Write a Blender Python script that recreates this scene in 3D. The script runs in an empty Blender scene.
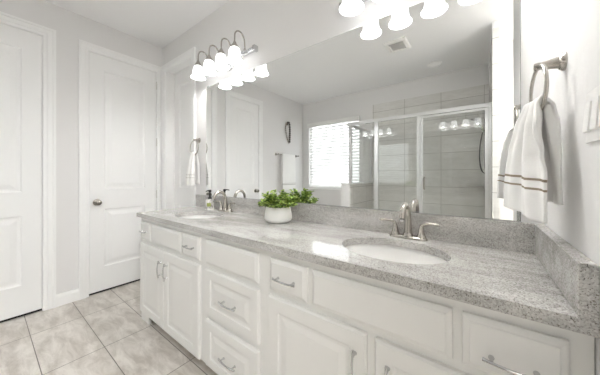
import bpy, bmesh, math, random
from mathutils import Vector, Matrix
random.seed(7)
sc = bpy.context.scene
COL = sc.collection
PI = math.pi

# ------------------------------------------------------------------ camera, world, lights, exposure
CAM_H = 1.203
cam_d = bpy.data.cameras.new('camera'); cam = bpy.data.objects.new('camera', cam_d); COL.objects.link(cam)
cam.location = (0, -1.33, CAM_H)
cam.rotation_euler = (PI/2, 0, math.radians(36.94))
cam_d.sensor_width = 36; cam_d.sensor_fit = 'HORIZONTAL'; cam_d.lens = 238.87/600*36
cam_d.shift_y = -(187.5-175.96)/600
cam_d.clip_start = .02
sc.camera = cam
w = bpy.data.worlds.new('world'); sc.world = w; w.use_nodes = True
w.node_tree.nodes['Background'].inputs[0].default_value = (.9, .95, 1, 1)
w.node_tree.nodes['Background'].inputs[1].default_value = .08
def area(name, loc, rot, sx, sy, power, color):
    l = bpy.data.lights.new(name, 'AREA'); l.shape = 'RECTANGLE'; l.size = sx; l.size_y = sy
    l.energy = power; l.color = color
    o = bpy.data.objects.new(name, l); o.location = loc; o.rotation_euler = rot; COL.objects.link(o); return o
# daylight outside the window, behind the blind
area('window_daylight', (-2.375, -3.20, 1.66), (PI/2, 0, 0), 1.7, 1.8, 17, (.98, .99, 1))
# unseen fill light added in the passage beside the shower
area('passage_fill_light', (1.25, -1.68, 2.754), (0, 0, 0), .9, .7, 36, (.97, .985, 1))
SHADE_GLOW = 1.0
BULB_POWER = 1.35
sc.view_settings.view_transform = 'Standard'; sc.view_settings.look = 'None'
sc.view_settings.gamma = 1; sc.view_settings.use_curve_mapping = False
sc.view_settings.exposure = 1.38
sc.cycles.use_denoising = True
sc.cycles.max_bounces = 14; sc.cycles.diffuse_bounces = 8; sc.cycles.glossy_bounces = 8
sc.cycles.transparent_max_bounces = 24; sc.cycles.transmission_bounces = 8
sc.cycles.sample_clamp_indirect = 12
sc.cycles.caustics_reflective = True

# ------------------------------------------------------------------ materials
def lin(c):
    return tuple((x/255/12.92 if x/255 <= .04045 else ((x/255+.055)/1.055)**2.4) for x in c)+(1,)
def mat(name, col, rough=.5, metal=0, spec=.5, bump=None, emit=None):
    m = bpy.data.materials.new(name); m.use_nodes = True
    nt = m.node_tree; b = nt.nodes['Principled BSDF']
    b.inputs['Base Color'].default_value = lin(col); b.inputs['Roughness'].default_value = rough
    b.inputs['Metallic'].default_value = metal; b.inputs['Specular IOR Level'].default_value = spec
    if emit:
        b.inputs['Emission Color'].default_value = lin(emit[0]); b.inputs['Emission Strength'].default_value = emit[1]
    if bump:
        sc_, st, di = bump
        tc = nt.nodes.new('ShaderNodeTexCoord'); n = nt.nodes.new('ShaderNodeTexNoise'); bp = nt.nodes.new('ShaderNodeBump')
        n.inputs['Scale'].default_value = sc_; n.inputs['Detail'].default_value = 3
        bp.inputs['Strength'].default_value = st; bp.inputs['Distance'].default_value = di
        nt.links.new(tc.outputs['Object'], n.inputs['Vector']); nt.links.new(n.outputs['Fac'], bp.inputs['Height'])
        nt.links.new(bp.outputs['Normal'], b.inputs['Normal'])
    return m
M = {}
M['wall'] = mat('wall_paint', (231, 230, 229), .75, bump=(55, .25, .003))
M['hall'] = mat('toned_hall_paint', (206, 203, 198), .75, bump=(55, .25, .003))  # wall paint darkened to offset the over-bright light in the passage
M['ceiling'] = mat('ceiling_paint', (241, 241, 241), .85, bump=(45, .25, .003))
M['trim'] = mat('white_trim_paint', (245, 245, 244), .38)
M['door'] = mat('white_door_paint', (243, 243, 242), .4)
M['cab'] = mat('cabinet_paint', (229, 228, 225), .36)
M['nickel'] = mat('brushed_nickel', (184, 179, 172), .24, 1)
M['knob'] = mat('dark_nickel', (150, 144, 136), .25, 1)
M['satin'] = mat('satin_hinge', (214, 211, 206), .4, .6)
M['chrome'] = mat('chrome', (205, 205, 206), .12, 1)
M['alum'] = mat('polished_aluminium', (226, 226, 226), .28, .85)
M['porcelain'] = mat('white_porcelain', (244, 243, 241), .08)
M['black'] = mat('black_plastic', (22, 21, 21), .35)
M['dark'] = mat('gap_shade', (30, 29, 28), .8)  # dark colour put in for the shade under and behind the doors
M['towel'] = mat('white_terry', (243, 242, 240), .95, spec=.1, bump=(420, .5, .002))
M['tan'] = mat('tan_band', (150, 138, 120), .9, spec=.1)
M['greyband'] = mat('grey_band', (190, 188, 184), .9, spec=.1)
M['pot'] = mat('white_ceramic_pot', (240, 239, 236), .35)
M['soil'] = mat('soil', (60, 48, 38), .95)
M['leafA'] = mat('leaf_mid', (148, 178, 78), .5); M['leafB'] = mat('leaf_light', (192, 212, 116), .5); M['leafC'] = mat('leaf_deep', (88, 122, 52), .5)
M['stem'] = mat('leaf_stem', (92, 110, 50), .6)
M['plastic'] = mat('white_plastic', (242, 241, 239), .3)
M['bead_dark'] = mat('dark_bead', (96, 90, 83), .5); M['bead_light'] = mat('pale_bead', (158, 152, 143), .6)
M['shade'] = mat('frosted_lit_shade', (250, 249, 246), .4, emit=((252, 253, 255), SHADE_GLOW))
M['lens'] = mat('frosted_lens', (232, 231, 228), .5, emit=((255, 254, 252), .08))
M['bulb'] = mat('lit_bulb', (255, 250, 240), .4, emit=((255, 252, 247), 4))
M['vent_dark'] = mat('vent_inside', (226, 225, 224), .9)

def granite():
    m = mat('granite', (190, 186, 180), .07, spec=.8); nt = m.node_tree; b = nt.nodes['Principled BSDF']; L = nt.links.new
    tc = nt.nodes.new('ShaderNodeTexCoord')
    def noise(scale, detail, vec=None, rough=.6):
        n = nt.nodes.new('ShaderNodeTexNoise'); n.inputs['Scale'].default_value = scale; n.inputs['Detail'].default_value = detail
        n.inputs['Roughness'].default_value = rough
        L(vec or tc.outputs['Object'], n.inputs['Vector']); return n.outputs['Fac']
    def ramp(fac, stops):
        r = nt.nodes.new('ShaderNodeValToRGB'); e = r.color_ramp.elements
        e[0].position, e[0].color = stops[0][0], lin(stops[0][1]); e[1].position, e[1].color = stops[-1][0], lin(stops[-1][1])
        for p, c in stops[1:-1]:
            x = e.new(p); x.color = lin(c)
        L(fac, r.inputs['Fac']); return r.outputs['Color']
    def mix(f, a, c, mode='MIX'):
        x = nt.nodes.new('ShaderNodeMixRGB'); x.blend_type = mode
        if isinstance(f, float): x.inputs[0].default_value = f
        else: L(f, x.inputs[0])
        for i, v in ((1, a), (2, c)):
            if isinstance(v, tuple): x.inputs[i].default_value = v
            else: L(v, x.inputs[i])
        return x.outputs['Color']
    mp = nt.nodes.new('ShaderNodeMapping'); mp.inputs['Scale'].default_value = (1.6, 5.5, 5.5); mp.inputs['Rotation'].default_value = (0, 0, .35)
    L(tc.outputs['Object'], mp.inputs['Vector'])
    cloud = ramp(noise(2.2, 5, mp.outputs['Vector']), [(.3, (146, 144, 140)), (.5, (196, 194, 191)), (.64, (224, 223, 221))])
    v = nt.nodes.new('ShaderNodeTexVoronoi'); v.inputs['Scale'].default_value = 300; L(tc.outputs['Object'], v.inputs['Vector'])
    speck = ramp(v.outputs['Color'], [(.0, (70, 66, 62)), (.22, (116, 111, 104)), (.4, (170, 168, 164)), (.75, (206, 204, 201)), (1., (230, 229, 227))])
    c1 = mix(.48, cloud, speck)
    fl = ramp(noise(150, 2), [(.30, (255, 255, 255)), (.36, (0, 0, 0))])
    c2 = mix(fl, c1, lin((122, 115, 107)))
    fl2 = ramp(noise(230, 1), [(.28, (255, 255, 255)), (.33, (0, 0, 0))])
    c3 = mix(fl2, c2, lin((70, 67, 64)))
    L(c3, b.inputs['Base Color'])
    return m
M['granite'] = granite()

def tiles(name, w_, h_, c1, c2, vein, grout, gw, axes, off, rough, vscale, strength=.5):
    """stack-bond tiles from the object's own coordinates; axes picks the two axes of the surface"""
    m = mat(name, c1, rough); nt = m.node_tree; b = nt.nodes['Principled BSDF']; L = nt.links.new
    tc = nt.nodes.new('ShaderNodeTexCoord'); sp = nt.nodes.new('ShaderNodeSeparateXYZ'); cb = nt.nodes.new('ShaderNodeCombineXYZ')
    L(tc.outputs['Object'], sp.inputs[0])
    for i, a in enumerate(axes):
        ad = nt.nodes.new('ShaderNodeMath'); ad.operation = 'ADD'; ad.inputs[1].default_value = off[i]
        L(sp.outputs[a], ad.inputs[0]); L(ad.outputs[0], cb.inputs[i])
    br = nt.nodes.new('ShaderNodeTexBrick'); br.offset = 0; br.squash = 1
    br.inputs['Scale'].default_value = 1; br.inputs['Brick Width'].default_value = w_; br.inputs['Row Height'].default_value = h_
    br.inputs['Mortar Size'].default_value = gw; br.inputs['Mortar Smooth'].default_value = .1; br.inputs['Bias'].default_value = 0
    br.inputs['Color1'].default_value = lin(c1); br.inputs['Color2'].default_value = lin(c2); br.inputs['Mortar'].default_value = lin(grout)
    L(cb.outputs[0], br.inputs['Vector'])
    mp = nt.nodes.new('ShaderNodeMapping'); mp.inputs['Scale'].default_value = vscale; L(cb.outputs[0], mp.inputs['Vector'])
    n = nt.nodes.new('ShaderNodeTexNoise'); n.inputs['Scale'].default_value = 3; n.inputs['Detail'].default_value = 9; n.inputs['Roughness'].default_value = .68
    n.inputs['Distortion'].default_value = .5
    L(mp.outputs[0], n.inputs['Vector'])
    r = nt.nodes.new('ShaderNodeValToRGB'); e = r.color_ramp.elements
    e[0].position = .36; e[0].color = (1, 1, 1, 1); e[1].position = .62; e[1].color = (0, 0, 0, 1)
    L(n.outputs['Fac'], r.inputs['Fac'])
    mu = nt.nodes.new('ShaderNodeMath'); mu.operation = 'MULTIPLY'; mu.inputs[1].default_value = strength
    L(r.outputs['Color'], mu.inputs[0])
    inv = nt.nodes.new('ShaderNodeMath'); inv.operation = 'SUBTRACT'; inv.inputs[0].default_value = 1; L(br.outputs['Fac'], inv.inputs[1])
    mu2 = nt.nodes.new('ShaderNodeMath'); mu2.operation = 'MULTIPLY'; L(mu.outputs[0], mu2.inputs[0]); L(inv.outputs[0], mu2.inputs[1])
    x = nt.nodes.new('ShaderNodeMixRGB'); L(mu2.outputs[0], x.inputs[0]); L(br.outputs['Color'], x.inputs[1]); x.inputs[2].default_value = lin(vein)
    L(x.outputs[0], b.inputs['Base Color'])
    bp = nt.nodes.new('ShaderNodeBump'); bp.inputs['Strength'].default_value = .5; bp.inputs['Distance'].default_value = .002
    L(inv.outputs[0], bp.inputs['Height']); L(bp.outputs['Normal'], b.inputs['Normal'])
    return m
M['floor'] = tiles('floor_tile', .6, .3, (224, 219, 212), (214, 209, 201), (176, 168, 158), (118, 112, 104), .0026, (0, 1), (62.71, 30.813), .3, (1.5, 4.5, 1), .85)
M['tile_back'] = tiles('shower_tile', .527, .262, (231, 230, 227), (224, 223, 220), (202, 200, 194), (172, 170, 165), .003, (0, 2), (52.7+.474, 26.2-1.295+.0), .22, (1.5, 6, 1), .45)
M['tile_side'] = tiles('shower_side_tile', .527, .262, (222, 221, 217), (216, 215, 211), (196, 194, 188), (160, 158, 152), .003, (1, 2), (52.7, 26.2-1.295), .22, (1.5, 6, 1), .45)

def mirror_mat():
    m = bpy.data.materials.new('mirror_silver'); m.use_nodes = True; nt = m.node_tree; nt.nodes.clear()
    o = nt.nodes.new('ShaderNodeOutputMaterial'); g = nt.nodes.new('ShaderNodeBsdfGlossy')
    g.inputs['Roughness'].default_value = 0; g.inputs['Color'].default_value = (.925, .935, .93, 1)
    nt.links.new(g.outputs[0], o.inputs[0]); return m
M['mirror'] = mirror_mat()
def pane_mat(name, tint, ior):
    m = bpy.data.materials.new(name); m.use_nodes = True; nt = m.node_tree; nt.nodes.clear(); L = nt.links.new
    o = nt.nodes.new('ShaderNodeOutputMaterial'); g = nt.nodes.new('ShaderNodeBsdfGlossy'); t = nt.nodes.new('ShaderNodeBsdfTransparent')
    f = nt.nodes.new('ShaderNodeFresnel'); x = nt.nodes.new('ShaderNodeMixShader')
    g.inputs['Roughness'].default_value = 0; t.inputs['Color'].default_value = tint; gm = nt.nodes.new('ShaderNodeNewGeometry'); ma = nt.nodes.new('ShaderNodeMath'); ma.operation = 'MULTIPLY_ADD'; ma.inputs[1].default_value = 1/ior-ior; ma.inputs[2].default_value = ior; L(gm.outputs['Backfacing'], ma.inputs[0]); L(ma.outputs[0], f.inputs['IOR'])
    L(f.outputs[0], x.inputs[0]); L(t.outputs[0], x.inputs[1]); L(g.outputs[0], x.inputs[2]); L(x.outputs[0], o.inputs[0]); return m
M['glass'] = pane_mat('shower_glass', (.975, .983, .980, 1), 1.85)
M['winglass'] = pane_mat('window_glass', (.97, .98, .98, 1), 1.45)
def slat_mat():
    m = bpy.data.materials.new('blind_slat'); m.use_nodes = True; nt = m.node_tree; nt.nodes.clear(); L = nt.links.new
    o = nt.nodes.new('ShaderNodeOutputMaterial'); d = nt.nodes.new('ShaderNodeBsdfDiffuse'); t = nt.nodes.new('ShaderNodeBsdfTranslucent'); x = nt.nodes.new('ShaderNodeMixShader')
    d.inputs['Color'].default_value = lin((244, 244, 243)); t.inputs['Color'].default_value = lin((244, 244, 242)); x.inputs[0].default_value = .12
    L(d.outputs[0], x.inputs[1]); L(t.outputs[0], x.inputs[2]); L(x.outputs[0], o.inputs[0]); return m
M['slat'] = slat_mat()

# ------------------------------------------------------------------ helpers
def wloc(o):
    v = Vector((0, 0, 0))
    while o: v += o.location; o = o.parent
    return v
def tag(o, label=None, cat=None, group=None, kind=None):
    if label: o['label'] = label
    if cat: o['category'] = cat
    if group: o['group'] = group
    if kind: o['kind'] = kind
    return o
def empty(name, loc, label=None, cat=None, group=None):
    o = bpy.data.objects.new(name, None); o.location = loc; o.empty_display_size = .05; COL.objects.link(o)
    return tag(o, label, cat, group)
def copy_tree(o, parent=None):
    c = o.copy(); COL.objects.link(c); c.parent = parent
    for ch in list(o.children): copy_tree(ch, c)
    return c

class MB:
    def __init__(s): s.v = []; s.f = []; s.mi = []; s.cur = 0
    def add(s, vs, fs):
        n = len(s.v); s.v += [Vector(v) for v in vs]
        for f in fs: s.f.append(tuple(n+i for i in f)); s.mi.append(s.cur)
        return s
    def box(s, x0, x1, y0, y1, z0, z1):
        return s.add([(x0,y0,z0),(x1,y0,z0),(x1,y1,z0),(x0,y1,z0),(x0,y0,z1),(x1,y0,z1),(x1,y1,z1),(x0,y1,z1)],
            [(0,3,2,1),(4,5,6,7),(0,1,5,4),(1,2,6,5),(2,3,7,6),(3,0,4,7)])
    def cbox(s, x0, x1, y0, y1, z0, z1, c):
        """box with chamfered edges"""
        vs = []; 
        bm = bmesh.new(); bmesh.ops.create_cube(bm, size=1)
        for v in bm.verts: v.co = Vector(((x0+x1)/2+v.co.x*(x1-x0), (y0+y1)/2+v.co.y*(y1-y0), (z0+z1)/2+v.co.z*(z1-z0)))
        bmesh.ops.bevel(bm, geom=bm.edges[:], offset=c, segments=2, affect='EDGES', profile=.5)
        bm.verts.index_update()
        s.add([v.co.copy() for v in bm.verts], [[v.index for v in f.verts] for f in bm.faces]); bm.free(); return s
    def ring(s, loops, close=True, cap0=False, cap1=False):
        """skin a list of equal-length closed loops"""
        n = len(loops[0]); vs = [p for l in loops for p in l]; fs = []
        for i in range(len(loops)-1):
            for k in range(n):
                a, b = i*n+k, i*n+(k+1) % n; fs.append((a, b, b+n, a+n))
        if cap0: fs.append(tuple(reversed(range(n))))
        if cap1: fs.append(tuple(range((len(loops)-1)*n, len(loops)*n)))
        return s.add(vs, fs)
    def lathe(s, prof, c=(0,0,0), n=24, axis='z', sx=1, sy=1, cap0=True, cap1=True):
        c = Vector(c); loops = []
        for r, h in prof:
            l = []
            for k in range(n):
                a = 2*PI*k/n; p = (r*math.cos(a)*sx, r*math.sin(a)*sy, h)
                if axis == 'x': p = (h, p[0], p[1])
                elif axis == 'y': p = (p[1], h, p[0])
                elif axis == '-y': p = (p[0], -h, p[1])
                elif axis == '-x': p = (-h, p[1], p[0])
                l.append(c+Vector(p))
            loops.append(l)
        return s.ring(loops, cap0=cap0, cap1=cap1)
    def tube(s, pts, r, n=10, closed=False, flat=1):
        pts = [Vector(p) for p in pts]; m = len(pts); loops = []; N = None
        for i, p in enumerate(pts):
            if closed: t = (pts[(i+1) % m]-pts[i-1]).normalized()
            else: t = (pts[min(i+1, m-1)]-pts[max(i-1, 0)]).normalized()
            if N is None:
                N = t.orthogonal().normalized() if abs(t.z) > .9 else t.cross(Vector((0,0,1))).normalized()
            N = (N-t*N.dot(t)).normalized(); B = t.cross(N)
            rr = r[i] if isinstance(r, (list, tuple)) else r
            loops.append([p+N*rr*math.cos(2*PI*k/n)+B*rr*flat*math.sin(2*PI*k/n) for k in range(n)])
        if closed: loops.append(loops[0]); return s.ring(loops)
        return s.ring(loops, cap0=True, cap1=True)
    def build(s, name, mats, parent=None, smooth=False, angle=None):
        if not isinstance(mats, (list, tuple)): mats = [mats]
        me = bpy.data.meshes.new(name)
        off = wloc(parent) if parent else Vector((0,0,0))
        me.from_pydata([tuple(v-off) for v in s.v], [], s.f)
        for m in mats: me.materials.append(m)
        me.polygons.foreach_set('material_index', s.mi)
        bm = bmesh.new(); bm.from_mesh(me); bmesh.ops.remove_doubles(bm, verts=bm.verts, dist=1e-5)
        bmesh.ops.recalc_face_normals(bm, faces=bm.faces); bm.to_mesh(me); bm.free()
        if smooth: me.shade_smooth()
        if angle: me.shade_smooth(); me.set_sharp_from_angle(angle=math.radians(angle))
        o = bpy.data.objects.new(name, me); COL.objects.link(o)
        if parent: o.parent = parent
        return o
def bez(p, n=12):
    """catmull-rom through points"""
    p = [Vector(x) for x in p]; out = []
    q = [p[0]*2-p[1]]+p+[p[-1]*2-p[-2]]
    for i in range(1, len(q)-2):
        for k in range(n):
            t = k/n; a, b, c, d = q[i-1:i+3]
            out.append(.5*((2*b)+(c-a)*t+(2*a-5*b+4*c-d)*t*t+(3*b-a-3*c+d)*t**3))
    return out+[p[-1]]
def struct(mb, name, m, parent=None, **k):
    o = mb.build(name, m, parent, **k)
    if not parent: o['kind'] = 'structure'
    return o

def panel_slab(W, H, T, panels, edge=.004, prof=((.0, 0), (.010, -.007), (.030, -.007), (.052, -.001))):
    """slab in local coords: x 0..W, z 0..H, front at y=0 facing -y, back at y=T. Panels are raised fields in a sunk moulding"""
    mb = MB(); e = edge
    xs = sorted({e, W-e} | {p[0] for p in panels} | {p[1] for p in panels})
    zs = sorted({e, H-e} | {p[2] for p in panels} | {p[3] for p in panels})
    ps = {(round(p[0], 5), round(p[2], 5)): p for p in panels}
    for i in range(len(xs)-1):
        for j in range(len(zs)-1):
            x0, x1, z0, z1 = xs[i], xs[i+1], zs[j], zs[j+1]
            if (round(x0, 5), round(z0, 5)) in ps:
                loops = [[(x0+d, -h, z0+d), (x1-d, -h, z0+d), (x1-d, -h, z1-d), (x0+d, -h, z1-d)] for d, h in prof]
                mb.ring(loops, cap1=True)
            else:
                mb.add([(x0,0,z0),(x1,0,z0),(x1,0,z1),(x0,0,z1)], [(0,1,2,3)])
    o0 = [(e,0,e),(W-e,0,e),(W-e,0,H-e),(e,0,H-e)]; o1 = [(0,e,0),(W,e,0),(W,e,H),(0,e,H)]; o2 = [(0,T,0),(W,T,0),(W,T,H),(0,T,H)]
    mb.ring([o0, o1, o2], cap1=True)
    return mb
def xf(mb, mtx):
    mb.v = [mtx @ v for v in mb.v]; return mb
def holed_wall(xs_holes, W0, W1, Z0, Z1, T):
    """front at y=0, back at y=T; holes are (x0,x1,z0,z1)"""
    mb = MB()
    xs = sorted({W0, W1} | {a for h in xs_holes for a in h[:2]}); zs = sorted({Z0, Z1} | {a for h in xs_holes for a in h[2:]})
    inside = lambda x, z: any(h[0] < x < h[1] and h[2] < z < h[3] for h in xs_holes)
    for i in range(len(xs)-1):
        for j in range(len(zs)-1):
            a, b, c, d = xs[i], xs[i+1], zs[j], zs[j+1]
            if not inside((a+b)/2, (c+d)/2):
                for y in (0, T): mb.add([(a,y,c),(b,y,c),(b,y,d),(a,y,d)], [(0,1,2,3)])
    for a, b, c, d in list(xs_holes)+[(W0, W1, Z0, Z1)]:
        mb.ring([[(a,0,c),(b,0,c),(b,0,d),(a,0,d)], [(a,T,c),(b,T,c),(b,T,d),(a,T,d)]])
    return mb
# frames: local x runs along the wall, y goes INTO the wall
FAR = Matrix(((0,-1,0,-3.117),(1,0,0,0),(0,0,1,0),(0,0,0,1)))      # local x -> world y ; local y -> world -x
OPP = Matrix(((1,0,0,0),(0,-1,0,-2.93),(0,0,1,0),(0,0,0,1)))
NEAR = Matrix.Identity(4)
CEIL = 2.774

# ------------------------------------------------------------------ room shell
struct(MB().box(-3.75, 3.3, -3.05, .75, -.12, 0), 'floor', M['floor'])
struct(MB().box(-3.75, 3.3, -3.05, .75, CEIL, CEIL+.1), 'ceiling', M['ceiling'])
D1 = (-1.618, -1.006); D2 = (-.692, -.066); D3 = (-3.006, -2.428); DH = 2.452
struct(xf(holed_wall([(D1[0], D1[1], -.1, DH), (D2[0], D2[1], -.1, DH)], -3.05, .13, -.1, CEIL, .13), FAR), 'wall_left', M['wall'])
struct(xf(holed_wall([(D3[0], D3[1], -.1, DH)], -3.117, .33, -.1, CEIL, .13), NEAR), 'wall_front', M['wall'])
WX0, WX1, WZ0, WZ1 = -2.955, -1.80, .955, 2.315
struct(xf(holed_wall([(WX0, WX1, WZ0, WZ1)], -3.25, 1.4, -.1, CEIL, .14), OPP), 'wall_back', M['wall'])
struct(MB().box(.204, .324, -1.107, 0, 0, CEIL), 'wall_right', M['wall'])
struct(MB().box(.104, .160, -2.93, -1.815, 0, 2.71), 'wall_shower', M['tile_side'])
struct(MB().box(.1035, .1605, -2.93, -1.8145, 2.71, CEIL), 'wall_shower_top', M['wall'])
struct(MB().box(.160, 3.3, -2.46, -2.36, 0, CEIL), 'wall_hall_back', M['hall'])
struct(MB().box(3.2, 3.3, -2.36, -1.0, 0, CEIL), 'wall_hall_end', M['wall'])
struct(MB().box(.324, 3.2, -1.1, -1.0, 0, CEIL), 'wall_hall_side', M['wall'])
# rooms behind the closed doors
struct(MB().box(-3.75, -3.70, -3.05, .75, 0, CEIL), 'wall_beyond_left', M['dark'])
struct(MB().box(-3.70, 1.4, .70, .75, 0, CEIL), 'wall_beyond_front', M['dark'])
struct(MB().box(1.35, 1.4, -1.0, .70, 0, CEIL), 'wall_beyond_right', M['dark'])
# tiled shower back wall, 1.2 cm proud of the paint
struct(MB().box(-1.547, .104, -2.93, -2.918, 0, 2.485), 'wall_shower_back', M['tile_back'])
# half wall under the return glass
pw = struct(MB().box(-1.69, -1.555, -2.93, -1.98, 0, 1.075), 'wall_half', M['wall'])
struct(MB().box(-1.555, -1.543, -2.93, -1.985, 0, 1.075), 'wall_half_tile', M['tile_side'])
struct(MB().cbox(-1.70, -1.535, -2.93, -1.97, 1.075, 1.093, .003), 'trim_half_wall_cap', M['trim'])
struct(MB().cbox(-1.535, .104, -2.035, -1.925, 0, .11, .004), 'trim_shower_curb', M['tile_back'])

# baseboards
def baseboard(name, a, b, Mx):
    prof = [(0,0),(-.014,0),(-.014,.085),(-.010,.098),(-.008,.108),(0,.112)]
    mb = MB(); mb.ring([[(a,y,z) for y,z in prof], [(b,y,z) for y,z in prof]], cap0=True, cap1=True)
    return struct(xf(mb, Mx), name, M['trim'])
baseboard('baseboard_left', -.927, -.75, FAR)
baseboard('baseboard_left_rear', -2.93, -1.703, FAR)
baseboard('baseboard_back', -3.117, -1.69, OPP)

def casing(name, x0, x1, top, Mx, wd=.082):
    """mitred door casing with a stepped profile, outside the opening x0..x1"""
    prof = [(0, 0), (0, -.010), (.006, -.013), (.024, -.013), (.028, -.017), (.060, -.017), (.064, -.022), (wd, -.022), (wd, 0)]
    mb = MB(); loops = []
    for z, sgn in ((0, 0), (top, 1)):
        loops.append([(x0-u, v, z+(u if sgn else 0)) for u, v in prof])
    loops.append([(x1+u, v, top+u) for u, v in prof])
    loops.append([(x1+u, v, 0) for u, v in prof])
    mb.ring(loops, cap0=True, cap1=True)
    return struct(xf(mb, Mx), name, M['trim'])
casing('trim_1', D1[0], D1[1], DH, FAR); casing('trim_2', D2[0], D2[1], DH, FAR, .075); casing('trim_3', D3[0], D3[1], DH, NEAR)

def room_door(name, x0, x1, Mx, inset, stops):
    W = x1-x0-.008; H = DH-.003-.020
    s = .118
    slab = panel_slab(W, H, .035, [(s, W-s, .245, .84), (s, W-s, 1.045, H-.155)], edge=.002,
        prof=((.0, 0), (.008, -.008), (.018, -.0095), (.030, -.0095), (.066, -.002)))
    o = struct(xf(slab, Mx @ Matrix.Translation((x0+.004, inset, .020))), name, M['door'])
    sw = xf(MB().box(x0+.003, x1-.003, inset+.006, inset+.030, .003, .020), Mx).build('gap_shade_strip', M['dark'], o); sw['label'] = 'dark strip in place of the shaded gap under the door'  # dark strip added as the shade in the gap below the slab
    # jamb lining and stop
    mb = MB()
    for a, b in ((x0, x0+.002), (x1-.002, x1)): mb.box(a, b, .0, .13, 0, DH)
    mb.box(x0, x1, 0, .13, DH-.002, DH)
    y0, y1 = stops
    mb.box(x0+.002, x0+.014, y0, y1, 0, DH-.002); mb.box(x1-.014, x1-.002, y0, y1, 0, DH-.002); mb.box(x0+.002, x1-.002, y0, y1, DH-.014, DH-.002)
    xf(mb, Mx).build('jamb', M['trim'], o)
    return o
def knob(door, Mx, x, y, z):
    mb = MB(); mb.lathe([(.0,-.001),(.032,0),(.033,.006),(.028,.010),(.012,.012),(.011,.034),(.018,.040),(.027,.048),(.029,.058),(.026,.068),(.016,.074),(0.0005,.075)], (x, y, z), 24, '-y')
    o = xf(mb, Mx).build('door_knob', M['knob'], door, angle=40); o['label'] = 'brushed nickel round door knob'
def hinge(door, Mx, x, y, z):
    mb = MB(); mb.lathe([(.0005,-.050),(.004,-.048),(.0055,-.045),(.0055,.045),(.004,.048),(.0005,.050)], (x, y, z), 10)
    o = xf(mb, Mx).build('hinge', M['satin'], door, angle=40); o['label'] = 'nickel door hinge'
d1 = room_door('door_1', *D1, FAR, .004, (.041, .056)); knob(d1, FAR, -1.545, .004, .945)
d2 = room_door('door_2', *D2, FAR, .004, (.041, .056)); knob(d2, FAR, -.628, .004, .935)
for z in (2.29, 1.61, .985): hinge(d2, FAR, -.0655, -.006, z)
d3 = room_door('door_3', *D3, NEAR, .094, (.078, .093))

# window behind, with its blind
mb = MB()
for a in ((WX0, WX0+.04, WZ0, WZ1), (WX1-.04, WX1, WZ0, WZ1), (WX0, WX1, WZ0, WZ0+.04), (WX0, WX1, WZ1-.04, WZ1)):
    mb.box(a[0], a[1], .08, .13, a[2], a[3])
win = struct(xf(mb, OPP), 'window_1', M['trim'])
xf(MB().box(WX0+.04, WX1-.04, .10, .104, WZ0+.04, WZ1-.04), OPP).build('pane', M['winglass'], win)
xf(MB().cbox(WX0-.0, WX1+.0, -.035, .08, WZ0-.03, WZ0, .004), OPP).build('sill', M['trim'], win)
bl = empty('window_blind', ((WX0+WX1)/2, -2.93, WZ1), 'white horizontal slat window blind, lowered over the back window', 'blind')
xf(MB().cbox(WX0-.012, WX1+.012, -.045, .03, WZ1-.075, WZ1+.012, .005), OPP).build('valance', M['plastic'], bl)
mb = MB(); z = WZ0+.05; n = 0
while z < WZ1-.08:
    a = math.radians(46); c, s = math.cos(a)*.032, math.sin(a)*.032
    x0, x1, yc = WX0+.008, WX1-.008, .035
    mb.add([(x0,yc-c,z-s),(x1,yc-c,z-s),(x1,yc+c,z+s),(x0,yc+c,z+s),(x0,yc-c,z-s+.003),(x1,yc-c,z-s+.003),(x1,yc+c,z+s+.003),(x0,yc+c,z+s+.003)],
        [(0,3,2,1),(4,5,6,7),(0,1,5,4),(1,2,6,5),(2,3,7,6),(3,0,4,7)])
    z += .060
xf(mb, OPP).build('slats', M['slat'], bl)
xf(MB().cbox(WX0+.008, WX1-.008, .010, .06, WZ0+.004, WZ0+.022, .003), OPP).build('bottom_rail', M['plastic'], bl)
mb = MB()
for x in (WX0+.16, (WX0+WX1)/2, WX1-.16):
    mb.box(x-.001, x+.001, .006, .008, WZ0+.02, WZ1-.08)
xf(mb, OPP).build('ladder_cords', M['plastic'], bl)

# ------------------------------------------------------------------ vanity cabinets
FF = -.521            # face frame plane
DF = -.541            # door / drawer fronts
TOPZ = .862
def pull(parent, x, z, length, vertical):
    """arched bar pull on two round feet, standing off the front"""
    h = length/2; k = .7
    if vertical: z -= .012
    else: x -= .018; z -= .010
    path = [(-h, .020), (-h*.8, .0235), (-h*.4, .0275), (0, .0285), (h*.4, .0275), (h*.8, .0235), (h, .020)]
    def P(u, d): return (x, DF-d, z+u) if vertical else (x+u, DF-d, z)
    mb = MB(); pts = bez([P(u, d) for u, d in path], 5)
    m = len(pts); rr = [.0038+.0014*abs(i/(m-1)*2-1)**2 for i in range(m)]
    mb.tube(pts, rr, 8)
    for u in (-h*k, h*k):
        c = P(u, 0)
        mb.lathe([(.0065, -.0005), (.0065, .002), (.0042, .005), (.0042, .022), (.0005, .023)], c, 10, '-y')
    o = mb.build('handle', M['chrome'], parent, angle=50); o['label'] = 'arched chrome bar pull'
    return o
def front(name, parent, x0, x1, z0, z1, raised):
    if raised:
        s = .052 if z1-z0 < .32 else .060
        mb = panel_slab(x1-x0, z1-z0, .0195, [(s, x1-x0-s, s, z1-z0-s)], edge=.006, prof=((.0,0),(.004,-.005),(.010,-.0065),(.020,-.0065),(.046,-.0015)))
    else:
        W, H = x1-x0, z1-z0; mb = MB()
        L = lambda d, y: [(d,y,d),(W-d,y,d),(W-d,y,H-d),(d,y,H-d)]
        mb.ring([L(.017, 0), L(.014, .0025), L(.005, .0065), L(.001, .009), L(0, .012), L(0, .0195)], cap0=True, cap1=True)
    xf(mb, Matrix.Translation((x0, DF, z0)))
    return mb.build(name, M['cab'], parent)
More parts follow.
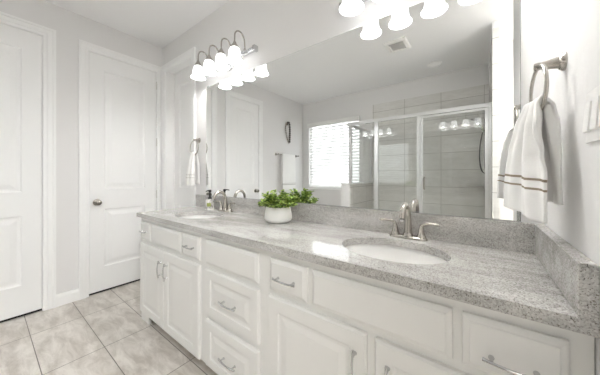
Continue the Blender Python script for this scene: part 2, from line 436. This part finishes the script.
def carcass(parent, x0, x1, kick=.07, foot=None):
    mb = MB(); zk = .075; yb = -.004
    t = .018
    mb.box(x0, x0+t, FF+.019, yb, zk, TOPZ); mb.box(x1-t, x1, FF+.019, yb, zk, TOPZ)
    mb.box(x0+t, x1-t, FF+.019, yb, zk, zk+t); mb.box(x0+t, x1-t, yb-.008, yb, zk+t, TOPZ)
    b = mb.build('carcass', M['cab'], parent)
    mb = MB(); mb.box(x0, x1, FF, FF+.019, zk, TOPZ)
    mb.build('face_frame', M['cab'], parent)
    MB().box(x0+(.05 if foot else 0), x1, FF+kick, FF+kick+.015, 0, zk).build('toe_kick', M['toe'], parent)
    if foot:
        mb = MB(); mb.box(x0, x0+.150, FF, FF+.019, 0, zk); mb.box(x0, x0+.018, FF+.019, yb, 0, zk)
        mb.build('foot', M['cab'], parent)
M['toe'] = mat('toe_kick_wood', (172, 164, 154), .55)
ZD0, ZD1 = .684, .827       # top drawer row
ZB, ZT = .082, .656         # doors
v = empty('sink_base_cabinet', (-1.78, -.26, 0), 'white vanity sink base next to the panelled doors, with soap dispenser above its worktop', 'cabinet', 'white vanity cabinets')
carcass(v, -2.285, -1.33, foot=True)
a = front('drawer', v, -2.262, -2.082, ZD0, ZD1, False); pull(a, -2.145, .763, .105, False)
front('false_front', v, -2.045, -1.592, ZD0, ZD1, False)
a = front('drawer', v, -1.574, -1.366, ZD0, ZD1, False); pull(a, -1.443, .765, .115, False)
a = front('door', v, -2.262, -1.834, ZB, ZT, True); pull(a, -1.868, .535, .125, True)
a = front('door', v, -1.828, -1.366, ZB, ZT, True); pull(a, -1.775, .535, .125, True)
v = empty('drawer_cabinet', (-1.045, -.26, 0), 'white bank of three stacked drawers between the two sink cabinets', 'cabinet', 'white vanity cabinets')
carcass(v, -1.33, -.81)
front('false_front', v, -1.296, -.850, ZD0, ZD1, False)
a = front('drawer', v, -1.296, -.846,   .392, .656, True); pull(a, -1.046, .528, .135, False)
a = front('drawer', v, -1.296, -.846, .090, .357, True); pull(a, -1.046, .222, .135, False)
v = empty('sink_base_cabinet', (-.31, -.26, 0), 'white vanity sink base closest to the towel and light switch', 'cabinet', 'white vanity cabinets')
carcass(v, -.81, .202)
a = front('drawer', v, -.772, -.564, ZD0, ZD1, False); pull(a, -.652, .760, .125, False)
front('false_front', v, -.540, -.061, ZD0, ZD1, False)
a = front('drawer', v, -.038, .163, ZD0, ZD1, False); pull(a, .084, .745, .120, False)
a = front('door', v, -.778, -.312, ZB, ZT, True); pull(a, -.350, .545, .135, True)
a = front('door', v, -.282, .163, ZB, ZT, True); pull(a, -.236, .545, .135, True)

# ------------------------------------------------------------------ worktop with two oval cut-outs
CT = .895; CB = TOPZ
SINKS = (-1.79, -.300); SY = -.285; SA, SB = .215, .162
ct = empty('countertop', (-1.06, -.28, CB), 'long speckled grey granite vanity worktop with two oval sink cut-outs', 'countertop')
mb = MB()
xs = [-2.308, SINKS[0]-.27, SINKS[0]+.27, SINKS[1]-.27, SINKS[1]+.27, .202]; ys = [-.551, -.50, -.075, -.001]
holes = {(1, 1): SINKS[0], (3, 1): SINKS[1]}
for i in range(5):
    for j in range(3):
        x0, x1, y0, y1 = xs[i], xs[i+1], ys[j], ys[j+1]
        if (i, j) in holes:
            cx = holes[(i, j)]; N = 72
            angs = sorted([2*PI*k/N for k in range(N)]+[math.atan2(y-SY, x-cx) % (2*PI) for x in (x0, x1) for y in (y0, y1)])
            ell, rect = [], []
            for t in angs:
                dx, dy = math.cos(t), math.sin(t)
                k = min([(x1-cx)/dx if dx > 1e-9 else 9, (x0-cx)/dx if dx < -1e-9 else 9, (y1-SY)/dy if dy > 1e-9 else 9, (y0-SY)/dy if dy < -1e-9 else 9])
                rect.append((cx+dx*k, SY+dy*k)); r = 1/math.sqrt((dx/SA)**2+(dy/SB)**2); ell.append((cx+dx*r, SY+dy*r))
            for z in (CT, CB): mb.ring([[(p[0], p[1], z) for p in rect], [(p[0], p[1], z) for p in ell]])
            mb.ring([[(p[0], p[1], z) for p in ell] for z in (CT, CB)])
        else:
            for z in (CT, CB): mb.add([(x0,y0,z),(x1,y0,z),(x1,y1,z),(x0,y1,z)], [(0,1,2,3)])
mb.ring([[(xs[0],ys[0],z),(xs[-1],ys[0],z),(xs[-1],ys[-1],z),(xs[0],ys[-1],z)] for z in (CT, CB)])
mb.build('slab', M['granite'], ct)
tag(MB().cbox(-2.308, .202, -.026, -.001, CT, 1.014, .0015).build('backsplash', M['granite']), 'long low granite backsplash strip standing on the worktop under the mirror', 'backsplash')
tag(MB().cbox(.172, .202, -.551, -.0265, CT, 1.014, .0015).build('side_splash', M['granite']), 'short granite side splash below the hanging towel and light switch', 'backsplash')

def sink(cx, label):
    o = empty('sink', (cx, SY, CB), label, 'sink', 'oval undermount sinks')
    mb = MB(); k = SB/SA
    A = SA+.006
    mb.lathe([(A+.02, -.001), (A, -.001), (A-.004, -.02), (A-.016, -.06), (A-.045, -.10), (A-.09, -.128), (.06, -.140), (.024, -.143)], (cx, SY, CB), 64, sy=(SB+.006)/A, cap0=False, cap1=False)
    mb.lathe([(.024, -.143), (.06, -.150), (A-.08, -.140), (A-.035, -.11), (A-.004, -.06), (A+.02, -.012), (A+.02, -.001)], (cx, SY, CB), 64, sy=(SB+.006)/A, cap0=False, cap1=False)
    mb.build('basin', M['porcelain'], o, smooth=True)
    MB().lathe([(.0005, -.150), (.026, -.150), (.026, -.141), (.022, -.1395), (.018, -.143), (.012, -.139), (.0005, -.138)], (cx, SY, CB), 24).build('drain', M['chrome'], o, angle=40)
sink(SINKS[0], 'white oval undermount sink beside the soap dispenser')
sink(SINKS[1], 'white oval undermount sink nearer the granite side splash')

# ------------------------------------------------------------------ faucets
def faucet():
    r = empty('faucet', (0, 0, 0))
    mb = MB()
    def stad(hx, hy, z):
        pts = []
        for k in range(32):
            a = 2*PI*k/32; c, s = math.cos(a), math.sin(a)
            pts.append(((hx-hy)*(1 if c > 1e-6 else -1 if c < -1e-6 else 0)+hy*c, hy*s, z))
        return pts
    mb.ring([stad(.088, .028, 0), stad(.088, .028, .004), stad(.084, .024, .009), stad(.080, .020, .013), stad(.076, .017, .014)], cap0=True, cap1=True)
    mb.build('base_plate', M['nickel'], r, angle=40)
    mb = MB()
    path = bez([(0, 0, .012), (0, .002, .06), (0, .000, .115), (0, -.016, .153), (0, -.048, .171), (0, -.082, .166), (0, -.105, .143), (0, -.114, .112)], 6)
    m = len(path); rr = [.0195-.0075*min(1, i/(m*.45)) for i in range(m)]
    mb.tube(path, rr, 16)
    mb.lathe([(.026, .012), (.024, .020), (.019, .028)], (0, 0, 0), 20)
    mb.build('spout', M['nickel'], r, angle=50)
    MB().lathe([(.0125, .100), (.0125, .110), (.0005, .1105)], (0, -.1145, 0), 16).build('aerator', M['chrome'], r, angle=40)
    for s in (-1, 1):
        mb = MB()
        hp = bez([(s*.060, 0, .012), (s*.060, 0, .040), (s*.062, 0, .064), (s*.074, -.001, .078), (s*.100, -.003, .081), (s*.136, -.005, .080)], 6)
        k = len(hp); mb.tube(hp, [.019-.0105*min(1, i/(k*.42))-.0025*i/k for i in range(k)], 14)
        mb.lathe([(.022, .012), (.0205, .019), (.017, .026)], (s*.060, 0, 0), 20)
        mb.build('handle', M['nickel'], r, angle=50)
    MB().tube([(0, .020, .01), (0, .022, .055), (0, .022, .06)], [.003, .003, .005], 8).build('lift_rod', M['nickel'], r, smooth=True)
    return r
f1 = faucet(); f1.location = (-1.77, -.058, CT)
tag(f1, 'brushed nickel two handle faucet behind the sink with the soap dispenser', 'faucet', 'brushed nickel faucets')
f2 = copy_tree(f1); f2.location = (-.285, -.058, CT)
tag(f2, 'brushed nickel two handle faucet in front of the shower reflection, nearer the side splash', 'faucet', 'brushed nickel faucets')

# ------------------------------------------------------------------ wall mirror
mir = empty('wall_mirror', (-1.0, 0, 1.014), 'large frameless rectangular mirror resting on the granite backsplash', 'mirror')
MX0, MX1, MZ0, MZ1 = -2.151, .135, 1.0155, 2.075
MB().add([(MX0+.002,-.007,MZ0+.002),(MX1-.002,-.007,MZ0+.002),(MX1-.002,-.007,MZ1-.002),(MX0+.002,-.007,MZ1-.002)], [(0,1,2,3)]).build('mirror_glass', M['mirror'], mir)
mb = MB(); L = lambda d, y: [(MX0+d,y,MZ0+d),(MX1-d,y,MZ0+d),(MX1-d,y,MZ1-d),(MX0+d,y,MZ1-d)]
mb.ring([L(.002, -.007), L(0, -.0055), L(0, -.001), L(.01, -.001)], cap1=True)
mb.build('polished_edge', mat('mirror_edge', (150, 156, 154), .15, .6), mir)
for x in (MX0+.035, MX1-.06):
    MB().cbox(x-.012, x+.012, -.010, -.0072, MZ1-.014, MZ1+.006, .001).build('clip', M['chrome'], mir)

# ------------------------------------------------------------------ vanity lights
def vanity_light():
    r = empty('vanity_light', (0, 0, 0))
    mb = MB()
    L = lambda hx, hz, y: [(-hx,y,-hz),(hx,y,-hz),(hx,y,hz),(-hx,y,hz)]
    mb.cbox(-.372, .372, -.050, -.022, -.017, .017, .004)
    for z in (-.0085, .0085): mb.cbox(-.365, .365, -.054, -.048, z-.004, z+.004, .002)
    for s in (-1, 1): mb.cbox(s*.372-.012, s*.372+.012, -.058, -.016, -.022, .022, .004)
    mb.build('bar', M['chrome'], r)
    MB().lathe([(.068, 0), (.068, .006), (.060, .014), (.030, .022), (.0005, .024)], (0, 0, 0), 32, '-y').build('canopy', M['chrome'], r, angle=40)
    for i in range(4):
        x = (i-1.5)*.174
        mb = MB(); mb.tube(bez([(x, -.045, .0), (x, -.050, .055), (x, -.058, .105), (x, -.085, .138), (x, -.120, .138), (x, -.145, .110), (x, -.150, .060), (x, -.150, .030)], 6), .0058, 10)
        mb.lathe([(.012, -.004), (.012, .006), (.007, .010)], (x, -.048, .016), 12)
        am = mb.build('arm', M['nickel'], r, angle=60)
        MB().lathe([(.006, .042), (.010, .038), (.014, .026), (.028, .006), (.031, -.004), (.029, -.010), (.0005, -.010)], (x, -.150, 0), 20).build('shade_cap', M['nickel'], am, angle=50)
        out = [(.026, -.006), (.034, -.014), (.041, -.030), (.0455, -.052), (.047, -.072), (.050, -.088), (.057, -.103), (.066, -.114)]
        inn = [(a-.004, b+.0005) for a, b in reversed(out)]
        sh = MB().lathe(out+inn, (x, -.150, 0), 32, cap0=False, cap1=False).build('lamp_shade', M['shade'], r, smooth=True)
        MB().lathe([(.0005, -.088), (.016, -.082), (.024, -.066), (.025, -.054), (.018, -.036), (.013, -.020), (.013, -.010)], (x, -.150, 0), 16).build('bulb', M['bulb'], sh, smooth=True)
        bl_ = bpy.data.lights.new('bulb_light', 'POINT'); bl_.energy = BULB_POWER; bl_.shadow_soft_size = .02; bl_.color = (.985, .99, 1)
        bo = bpy.data.objects.new('bulb_light', bl_); bo.location = (x, -.150, -.094); COL.objects.link(bo); bo.parent = r
    return r
LZ = 2.209
l1 = vanity_light(); l1.location = (-1.785, 0, LZ)
tag(l1, 'four shade nickel vanity light with its goosenecks in full view', 'light', 'four shade vanity lights')
l2 = copy_tree(l1); l2.location = (-.284, 0, LZ)
tag(l2, 'four shade nickel vanity light cut off at the picture top', 'light', 'four shade vanity lights')

# ------------------------------------------------------------------ towel rings, towels, bar
def ring_fix(name, plate, n, yaw, arm, r, label, rv=None):
    """plate point on the wall, n the outward direction; ring hangs in a plane parallel to the wall"""
    o = empty(name, plate, label, 'towel ring', 'brushed nickel towel rings')
    p = Vector(plate); n = Vector(n); side = Vector((0,0,1)).cross(n)
    ax = {(0,-1): '-y', (-1,0): '-x', (1,0): 'x'}[(int(n.x), int(n.y))]
    MB().lathe([(.027, 0), (.027, .004), (.023, .009), (.0215, .012), (.018, .014), (.011, arm-.006), (.012, arm), (.010, arm+.009), (.0005, arm+.010)], plate, 24, ax).build('mount', M['nickel'], o, angle=35)
    side = Matrix.Rotation(yaw, 3, 'Z') @ side
    c = p+n*arm-Vector((0,0,r*(rv or 1)+.004))
    pts = [c+side*r*math.cos(2*PI*k/40)+Vector((0,0,r*(rv or 1)*math.sin(2*PI*k/40))) for k in range(40)]
    MB().tube(pts, .0052, 10, closed=True).build('ring', M['nickel'], o, smooth=True)
    return o
ring_fix('towel_ring', (.204, -.285, 1.545), (-1, 0, 0), .06, .058, .088, 'nickel towel ring on the bright wall beside the light switch', .82)
ring_fix('towel_ring', (-2.286, 0, 1.565), (0, -1, 0), 0, .055, .075, 'nickel towel ring on the narrow wall strip between door casing and mirror')

def cloth(name, rows, label, cat, group, band_mat, bands, cols=30, sub=14, thick=.007):
    """rows: (centre, width vector, normal, fold count, fold depth, phase); bands: heights (from, to) on the front drop"""
    top = max(range(len(rows)), key=lambda i: rows[i][0][2])
    def lerp(a, b, t): return a+(b-a)*t
    R = []
    m = len(rows)
    for i in range(m-1):
        for k in range(sub):
            t = k/sub; t2 = t*t*(3-2*t)
            A, B = rows[i], rows[i+1]
            R.append([Vector(A[0]).lerp(Vector(B[0]), t)]+[Vector(A[j]).lerp(Vector(B[j]), t2) for j in (1, 2)]+[lerp(A[j], B[j], t2) for j in (3, 4, 5)])
    R.append([Vector(rows[-1][j]) for j in (0, 1, 2)]+list(rows[-1][3:6]))
    # smooth the spine
    C = [r[0].copy() for r in R]
    for _ in range(8):
        C = [C[0]]+[(C[i-1]+C[i]*2+C[i+1])/4 for i in range(1, len(C)-1)]+[C[-1]]
    mb = MB(); grid = []
    for i, r in enumerate(R):
        row = []
        for j in range(cols+1):
            u = j/cols
            fold = r[4]*(math.sin(2*PI*r[3]*u+r[5])+.35*math.sin(2*PI*r[3]*2.3*u+1.3+r[5]))
            row.append(C[i]+r[1]*(u-.5)+r[2]*fold)
        grid.append(row)
    vs = [p for row in grid for p in row]; n = cols+1
    fs = []; 
    for i in range(len(R)-1):
        par = i/sub
        zc = (C[i].z+C[i+1].z)/2; mb_i = 1 if par < top and any(a <= zc < b for a, b in bands) else 0
        for j in range(cols): fs.append(((i*n+j, i*n+j+1, (i+1)*n+j+1, (i+1)*n+j), mb_i))
    me = bpy.data.meshes.new(name); me.from_pydata([tuple(p) for p in vs], [], [f for f, _ in fs])
    me.materials.append(M['towel']); me.materials.append(band_mat)
    me.polygons.foreach_set('material_index', [k for _, k in fs]); me.shade_smooth()
    o = bpy.data.objects.new(name, me); COL.objects.link(o)
    s = o.modifiers.new('thickness', 'SOLIDIFY'); s.thickness = thick; s.offset = 0
    return tag(o, label, cat, group)
Vv = Vector
# towel through the ring on the right wall
dW = Vv((.058, -.225, -.02)); nW = Vv((-.96, -.25, 0)); dU = Vv((.02, -.12, 0))
cloth('hand_towel', [
    ((.106, -.310, 1.085), dW, nW, 1.6, .007, .4),
    ((.108, -.311, 1.16), dW*.97, nW, 1.7, .009, .5),
    ((.111, -.312, 1.20), dW*.93, nW, 1.8, .010, .6),
    ((.116, -.313, 1.27), dW*.80, nW, 2.0, .012, .7),
    ((.125, -.312, 1.36), dW*.58, nW, 2.2, .012, .9),
    ((.136, -.300, 1.425), dW*.36, nW, 2.2, .009, 1.0),
    ((.1465, -.290, 1.445), dU*.62, nW, 2.2, .003, 1.0),
    ((.157, -.300, 1.41), dU*.8, nW, 1.6, .006, 1.0),
    ((.164, -.322, 1.30), dU*.98, nW, 1.4, .008, 1.0),
    ((.169, -.330, 1.20), dU*1.02, nW, 1.3, .008, 1.0),
    ((.171, -.333, 1.125), dU*1.05, nW, 1.3, .008, 1.0)],
    'white hand towel with two tan stripes hanging from the ring by the light switch', 'towel', 'white hand towels', M['tan'],
    [(1.168, 1.175), (1.196, 1.203)], cols=40)
dL = Vv((.125, 0, 0)); nL = Vv((0, -1, 0))
cloth('hand_towel', [
    ((-2.300, -.092, 1.105), dL*1.1, nL, 1.6, .009, .2),
    ((-2.298, -.092, 1.16), dL*1.06, nL, 1.6, .009, .2),
    ((-2.296, -.090, 1.225), dL*1.0, nL, 1.6, .009, .2),
    ((-2.291, -.080, 1.36), dL*.72, nL, 1.6, .008, .2),
    ((-2.286, -.068, 1.43), dL*.55, nL, 1.5, .005, .2),
    ((-2.286, -.055, 1.440), dL*.52, nL, 1.5, .002, .2),
    ((-2.286, -.042, 1.42), dL*.6, nL, 1.5, .005, .2),
    ((-2.288, -.032, 1.30), dL*.85, nL, 1.5, .006, .2),
    ((-2.290, -.030, 1.12), dL*.95, nL, 1.5, .006, .2)],
    'white hand towel with grey stripes on the ring next to the door casing', 'towel', 'white hand towels', M['greyband'],
    [(1.185, 1.190), (1.210, 1.215)], cols=24)
# bar and towel on the door wall, seen in the mirror
tb = empty('towel_bar', (-3.117, -2.37, 1.62), 'brushed nickel towel bar on the far wall, seen in the mirror under the bead garland', 'towel bar')
for y in (-2.06, -2.68):
    MB().lathe([(.026, 0), (.026, .004), (.020, .010), (.011, .016), (.011, .062), (.013, .066), (.013, .078), (.0005, .080)], (-3.117, y, 1.62), 20, 'x').build('post', M['nickel'], tb, angle=35)
MB().tube([(-3.047, -2.06, 1.62), (-3.047, -2.37, 1.62), (-3.047, -2.68, 1.62)], .0075, 12).build('bar', M['nickel'], tb, smooth=True)
dB = Vv((0, -.40, 0)); nB = Vv((1, 0, 0)); 
cloth('bath_towel', [
    ((-3.026, -2.35, .93), dB, nB, 1.1, .003, .2), ((-3.026, -2.35, 1.00), dB, nB, 1.1, .003, .2), ((-3.027, -2.35, 1.10), dB, nB, 1.1, .003, .2),
    ((-3.029, -2.35, 1.55), dB, nB, 1.0, .002, .2),
    ((-3.033, -2.35, 1.625), dB, nB, 1.0, .001, .2), ((-3.047, -2.35, 1.636), dB, nB, 1, .0005, .2), ((-3.061, -2.35, 1.622), dB, nB, 1, .001, .2),
    ((-3.066, -2.35, 1.50), dB, nB, 1.0, .002, .2), ((-3.068, -2.35, 1.02), dB, nB, 1.0, .003, .2)],
    'white bath towel folded over the bar on the far wall, seen in the mirror', 'towel', None, M['greyband'], [(1.03, 1.042), (1.06, 1.066)], cols=20, thick=.010)

# bead garland on a hook
g = empty('bead_garland', (-3.117, -2.42, 2.27), 'looped garland of dark and pale beads hung on the far wall, seen in the mirror', 'wall ornament')
MB().tube(bez([(-3.117, -2.385, 2.275), (-3.085, -2.385, 2.267), (-3.068, -2.385, 2.275), (-3.062, -2.385, 2.300)], 5), .004, 8).build('hook', M['nickel'], g, smooth=True)
def bead(mb, c, r): mb.lathe([(.001, -r), (r*.7, -r*.7), (r, 0), (r*.7, r*.7), (.001, r)], c, 10)
md, ml = MB(), MB()
dark_path = bez([(-3.085, -2.36, 2.24), (-3.083, -2.385, 2.285), (-3.085, -2.425, 2.27), (-3.092, -2.450, 2.19), (-3.094, -2.458, 2.05), (-3.094, -2.450, 1.90)], 14)
pale_path = bez([(-3.085, -2.335, 2.25), (-3.092, -2.320, 2.17), (-3.094, -2.340, 2.05), (-3.094, -2.375, 1.95), (-3.094, -2.425, 1.88)], 14)
def string(mb, path, r):
    acc = 9; last = None
    for p in path:
        if last is None or (p-last).length >= r*1.9: bead(mb, p, r); last = p
string(md, dark_path, .021); string(ml, pale_path, .017)
o = md.build('dark_beads', M['bead_dark'], g, smooth=True); o['label'] = 'strand of dark beads'
o = ml.build('pale_beads', M['bead_light'], g, smooth=True); o['label'] = 'strand of pale beads'

# ------------------------------------------------------------------ light switch
s = empty('light_switch', (.204, -.56, 1.335), 'white wall plate with rocker switches on the bright wall beside the towel', 'switch')
MB().cbox(.1975, .2035, -.668, -.483, 1.278, 1.392, .002).build('plate', M['plastic'], s)
for i in range(4):
    y = -.510-i*.046
    xf(MB().cbox(-.0035, .0035, -.0165, .0165, -.033, .033, .0015), Matrix.Translation((.1955, y, 1.335)) @ Matrix.Rotation(math.radians(4), 4, 'Y')).build('rocker', M['plastic'], s)

# ------------------------------------------------------------------ soap dispenser
def marble():
    m = mat('marble', (228, 226, 222), .2); nt = m.node_tree; b = nt.nodes['Principled BSDF']
    tc = nt.nodes.new('ShaderNodeTexCoord'); n = nt.nodes.new('ShaderNodeTexNoise'); r = nt.nodes.new('ShaderNodeValToRGB')
    n.inputs['Scale'].default_value = 14; n.inputs['Detail'].default_value = 6; n.inputs['Distortion'].default_value = 2
    e = r.color_ramp.elements; e[0].position = .36; e[0].color = lin((150, 148, 144)); e[1].position = .5; e[1].color = lin((232, 230, 226))
    nt.links.new(tc.outputs['Object'], n.inputs['Vector']); nt.links.new(n.outputs['Fac'], r.inputs['Fac']); nt.links.new(r.outputs['Color'], b.inputs['Base Color'])
    return m
sp = empty('soap_dispenser', (-1.962, -.086, CT), 'white marble soap dispenser with a black pump behind the sink near the doors', 'soap dispenser')
C0 = (-1.962, -.086, CT)
MB().lathe([(.034, 0), (.037, .003), (.037, .088), (.034, .095), (.020, .098), (.0005, .0985)], C0, 28).build('bottle', marble(), sp, angle=35)
mb = MB()
loops = []
for k in range(8):
    a = math.radians(-75+k*8); loops.append([(C0[0]+.0376*math.cos(a), C0[1]+.0376*math.sin(a), CT+z) for z in (.034, .066)])
for i in range(7): mb.add([loops[i][0], loops[i+1][0], loops[i+1][1], loops[i][1]], [(0,1,2,3)])
mb.build('label_patch', mat('olive_label', (150, 160, 84), .6), sp)
mb = MB(); mb.lathe([(.017, .097), (.017, .112), (.012, .118), (.0075, .122), (.0075, .160), (.013, .164), (.015, .172), (.013, .181), (.0005, .183)], C0, 18)
mb.tube([(C0[0], C0[1], CT+.175), (C0[0]+.006, C0[1]-.02, CT+.176), (C0[0]+.012, C0[1]-.045, CT+.170)], [.006, .0055, .0045], 10)
mb.build('pump', M['black'], sp, angle=45)

# ------------------------------------------------------------------ potted plant
PC = Vector((-1.085, -.130, CT))
pl = empty('potted_plant', tuple(PC), 'small bushy green plant in a white ceramic pot on the worktop', 'plant')
MB().lathe([(.0005, 0), (.062, 0), (.074, .003), (.086, .012), (.092, .026), (.091, .050), (.086, .078), (.081, .102), (.077, .102), (.078, .088), (.0005, .086)], PC, 40).build('pot', M['pot'], pl, angle=40)
MB().lathe([(.0005, .0875), (.077, .087), (.077, .082), (.0005, .082)], PC, 24).build('soil', M['soil'], pl)
rnd = random.Random(3); lf = MB(); st = MB()
for i in range(88):
    az = rnd.uniform(0, 2*PI); el = math.acos(1-rnd.random()**.8*.98); el = min(el, 1.5)
    d = Vector((math.sin(el)*math.cos(az), math.sin(el)*math.sin(az), math.cos(el)))
    base = PC+Vector((.055*math.sin(el)*math.cos(az), .055*math.sin(el)*math.sin(az), .09))
    ln = rnd.uniform(.078, .112)*(1+.15*math.sin(el))
    tip = base+Vector((d.x*ln*.66, d.y*ln*.62, d.z*ln*1.02+.012))
    mid = (base+tip)/2+Vector((0, 0, .012))
    tip.y = min(tip.y, -.034); mid.y = min(mid.y, -.036)
    st.tube([base, mid, tip], [.0016, .0013, .001], 5)
    for k in range(12):
        t = rnd.uniform(.25, 1.02); p = base.lerp(mid, t*2) if t < .5 else mid.lerp(tip, t*2-1)
        la = rnd.uniform(0, 2*PI); up = rnd.uniform(-.25, .75)
        ld = (Vector((math.cos(la), math.sin(la), up))+d*.6).normalized()
        sd = ld.cross(Vector((rnd.uniform(-.4, .4), rnd.uniform(-.4, .4), 1))).normalized(); nn = sd.cross(ld)
        L_ = rnd.uniform(.016, .027); W_ = L_*rnd.uniform(.30, .40)
        pts = [p, p+ld*L_*.35+sd*W_+nn*.003, p+ld*L_*.75+sd*W_*.75+nn*.001, p+ld*L_-nn*.004, p+ld*L_*.75-sd*W_*.75+nn*.001, p+ld*L_*.35-sd*W_+nn*.003, p+ld*L_*.5-nn*.002]
        for q in pts:
            q.y = min(q.y, -.029)
        lf.cur = rnd.choices((0, 1, 2), (.42, .36, .22))[0]
        lf.add(pts, [(0,1,6),(1,2,6),(2,3,6),(3,4,6),(4,5,6),(5,0,6)])
lf.build('foliage', [M['leafA'], M['leafB'], M['leafC']], pl, smooth=True); st.build('stems', M['stem'], pl, smooth=True)

# ------------------------------------------------------------------ shower enclosure (seen in the mirror)
SYF = -1.98; HZ = 1.995
se = empty('shower_enclosure', (-.7, SYF, .11), 'framed glass shower enclosure with a hinged door, seen in the mirror', 'shower')
def bar(name, x0, x1, y0, y1, z0, z1, p=se): return MB().cbox(x0, x1, y0, y1, z0, z1, .003).build(name, M['alum'], p)
bar('header_rail', -1.585, .104, SYF-.022, SYF+.022, HZ-.045, HZ)
bar('sill_rail', -1.533, .104, SYF-.018, SYF+.018, .11, .135)
bar('corner_post', -1.560, -1.515, SYF-.022, SYF+.022, 1.094, HZ-.045)
bar('mullion', -1.172, -1.122, SYF-.016, SYF+.016, .135, HZ-.045)
bar('door_post', -.632, -.598, SYF-.018, SYF+.018, .135, HZ-.045)
bar('wall_jamb', .080, .104, SYF-.020, SYF+.020, .135, HZ-.045)
MB().box(-1.515, -1.172, SYF-.003, SYF+.003, 1.094, HZ-.045).build('glass_panel', M['glass'], se)
MB().box(-1.122, -.632, SYF-.003, SYF+.003, .135, HZ-.045).build('glass_panel', M['glass'], se)
dr = MB().box(-.566, .046, SYF-.003, SYF+.003, .165, HZ-.075).build('shower_door', M['glass'], se)
mb = MB(); mb.cbox(-.594, -.566, SYF-.013, SYF+.013, .14, HZ-.05, .003); mb.cbox(.046, .078, SYF-.013, SYF+.013, .14, HZ-.05, .003)
mb.cbox(-.566, .046, SYF-.013, SYF+.013, .14, .165, .003); mb.cbox(-.566, .046, SYF-.013, SYF+.013, HZ-.075, HZ-.05, .003)
mb.build('door_frame', M['alum'], dr)
mb = MB(); mb.tube(bez([(-.545, SYF+.012, 1.185), (-.545, SYF+.045, 1.18), (-.545, SYF+.05, 1.115), (-.545, SYF+.045, 1.05), (-.545, SYF+.012, 1.045)], 6), .008, 10)
o = mb.build('pull_handle', M['knob'], dr, smooth=True)
bar('return_rail', -1.585, -1.555, -2.917, SYF-.022, HZ-.040, HZ)
bar('return_post', -1.585, -1.555, -2.917, -2.892, 1.094, HZ-.040)
MB().box(-1.573, -1.567, -2.892, SYF-.022, 1.094, HZ-.040).build('return_glass', M['glass'], se)
# hand shower on the side wall, and the corner shelf
hs = empty('hand_shower', (.104, -2.62, 1.9), 'chrome hand shower with a long hose inside the shower, seen in the mirror', 'shower head')
mb = MB(); mb.tube([(.055, -2.62, 1.30), (.055, -2.62, 1.95)], .009, 10)
for z in (1.33, 1.92): mb.lathe([(.016, 0), (.012, .05)], (.104, -2.62, z), 12, '-x')
mb.build('slide_bar', M['chrome'], hs, smooth=True)
mb = MB(); mb.tube(bez([(.04, -2.60, 1.78), (.0, -2.58, 1.86), (-.04, -2.56, 1.90)], 6), .012, 10)
mb.lathe([(.014, .0), (.045, .02), (.048, .03), (.0005, .032)], (-.05, -2.56, 1.92), 20, 'z'); mb.build('head', M['chrome'], hs, angle=45)
MB().tube(bez([(.03, -2.60, 1.77), (.005, -2.58, 1.60), (.0, -2.58, 1.42), (.02, -2.58, 1.28), (.06, -2.60, 1.24), (.095, -2.60, 1.30)], 8), .007, 8).build('hose', mat('dark_hose', (96, 95, 93), .35, .8), hs, smooth=True)
mb = MB(); P = [Vector((.104, -2.918, 0)), Vector((-.14, -2.918, 0)), Vector((-.10, -2.86, 0)), Vector((.0, -2.76, 0)), Vector((.07, -2.71, 0)), Vector((.104, -2.70, 0))]
mb.ring([[p+Vector((0,0,1.045)) for p in P], [p+Vector((0,0,1.065)) for p in P]], cap0=True, cap1=True)
tag(mb.build('corner_shelf', mat('stone_shelf', (188, 185, 178), .3)), 'stone corner shelf on the tiled shower wall, seen in the mirror', 'shelf')

# ------------------------------------------------------------------ ceiling vent and can light
vt = empty('ceiling_vent', (-.79, -1.68, CEIL), 'square white ceiling exhaust vent, seen in the mirror', 'vent')
mb = MB(); x0, x1, y0, y1 = -.915, -.665, -1.82, -1.54
L = lambda d, z: [(x0+d,y0+d,z),(x1-d,y0+d,z),(x1-d,y1-d,z),(x0+d,y1-d,z)]
mb.ring([L(0, CEIL-.001), L(0, CEIL-.006), L(.012, CEIL-.016), L(.042, CEIL-.020), L(.046, CEIL-.004)])
mb.build('frame', M['plastic'], vt)
MB().box(x0+.04, x1-.04, y0+.04, y1-.04, CEIL-.004, CEIL-.001).build('backing', M['vent_dark'], vt)
mb = MB(); k = 0
y = y0+.055
while y < y1-.05:
    mb.add([(x0+.045,y,CEIL-.006),(x1-.045,y,CEIL-.006),(x1-.045,y+.010,CEIL-.016),(x0+.045,y+.010,CEIL-.016)], [(0,1,2,3)]); y += .0165
mb.build('louvers', M['plastic'], vt)
cl = empty('recessed_light', (-.507, -2.50, CEIL), 'round recessed ceiling light over the shower, seen in the mirror', 'light')
MB().lathe([(.092, -.001), (.092, -.006), (.078, -.012), (.072, -.004)], (-.507, -2.50, CEIL), 32, cap0=False, cap1=False).build('trim_ring', M['plastic'], cl, angle=40)
MB().lathe([(.0005, -.003), (.072, -.003), (.072, -.001), (.0005, -.001)], (-.507, -2.50, CEIL), 32).build('lens', M['lens'], cl)
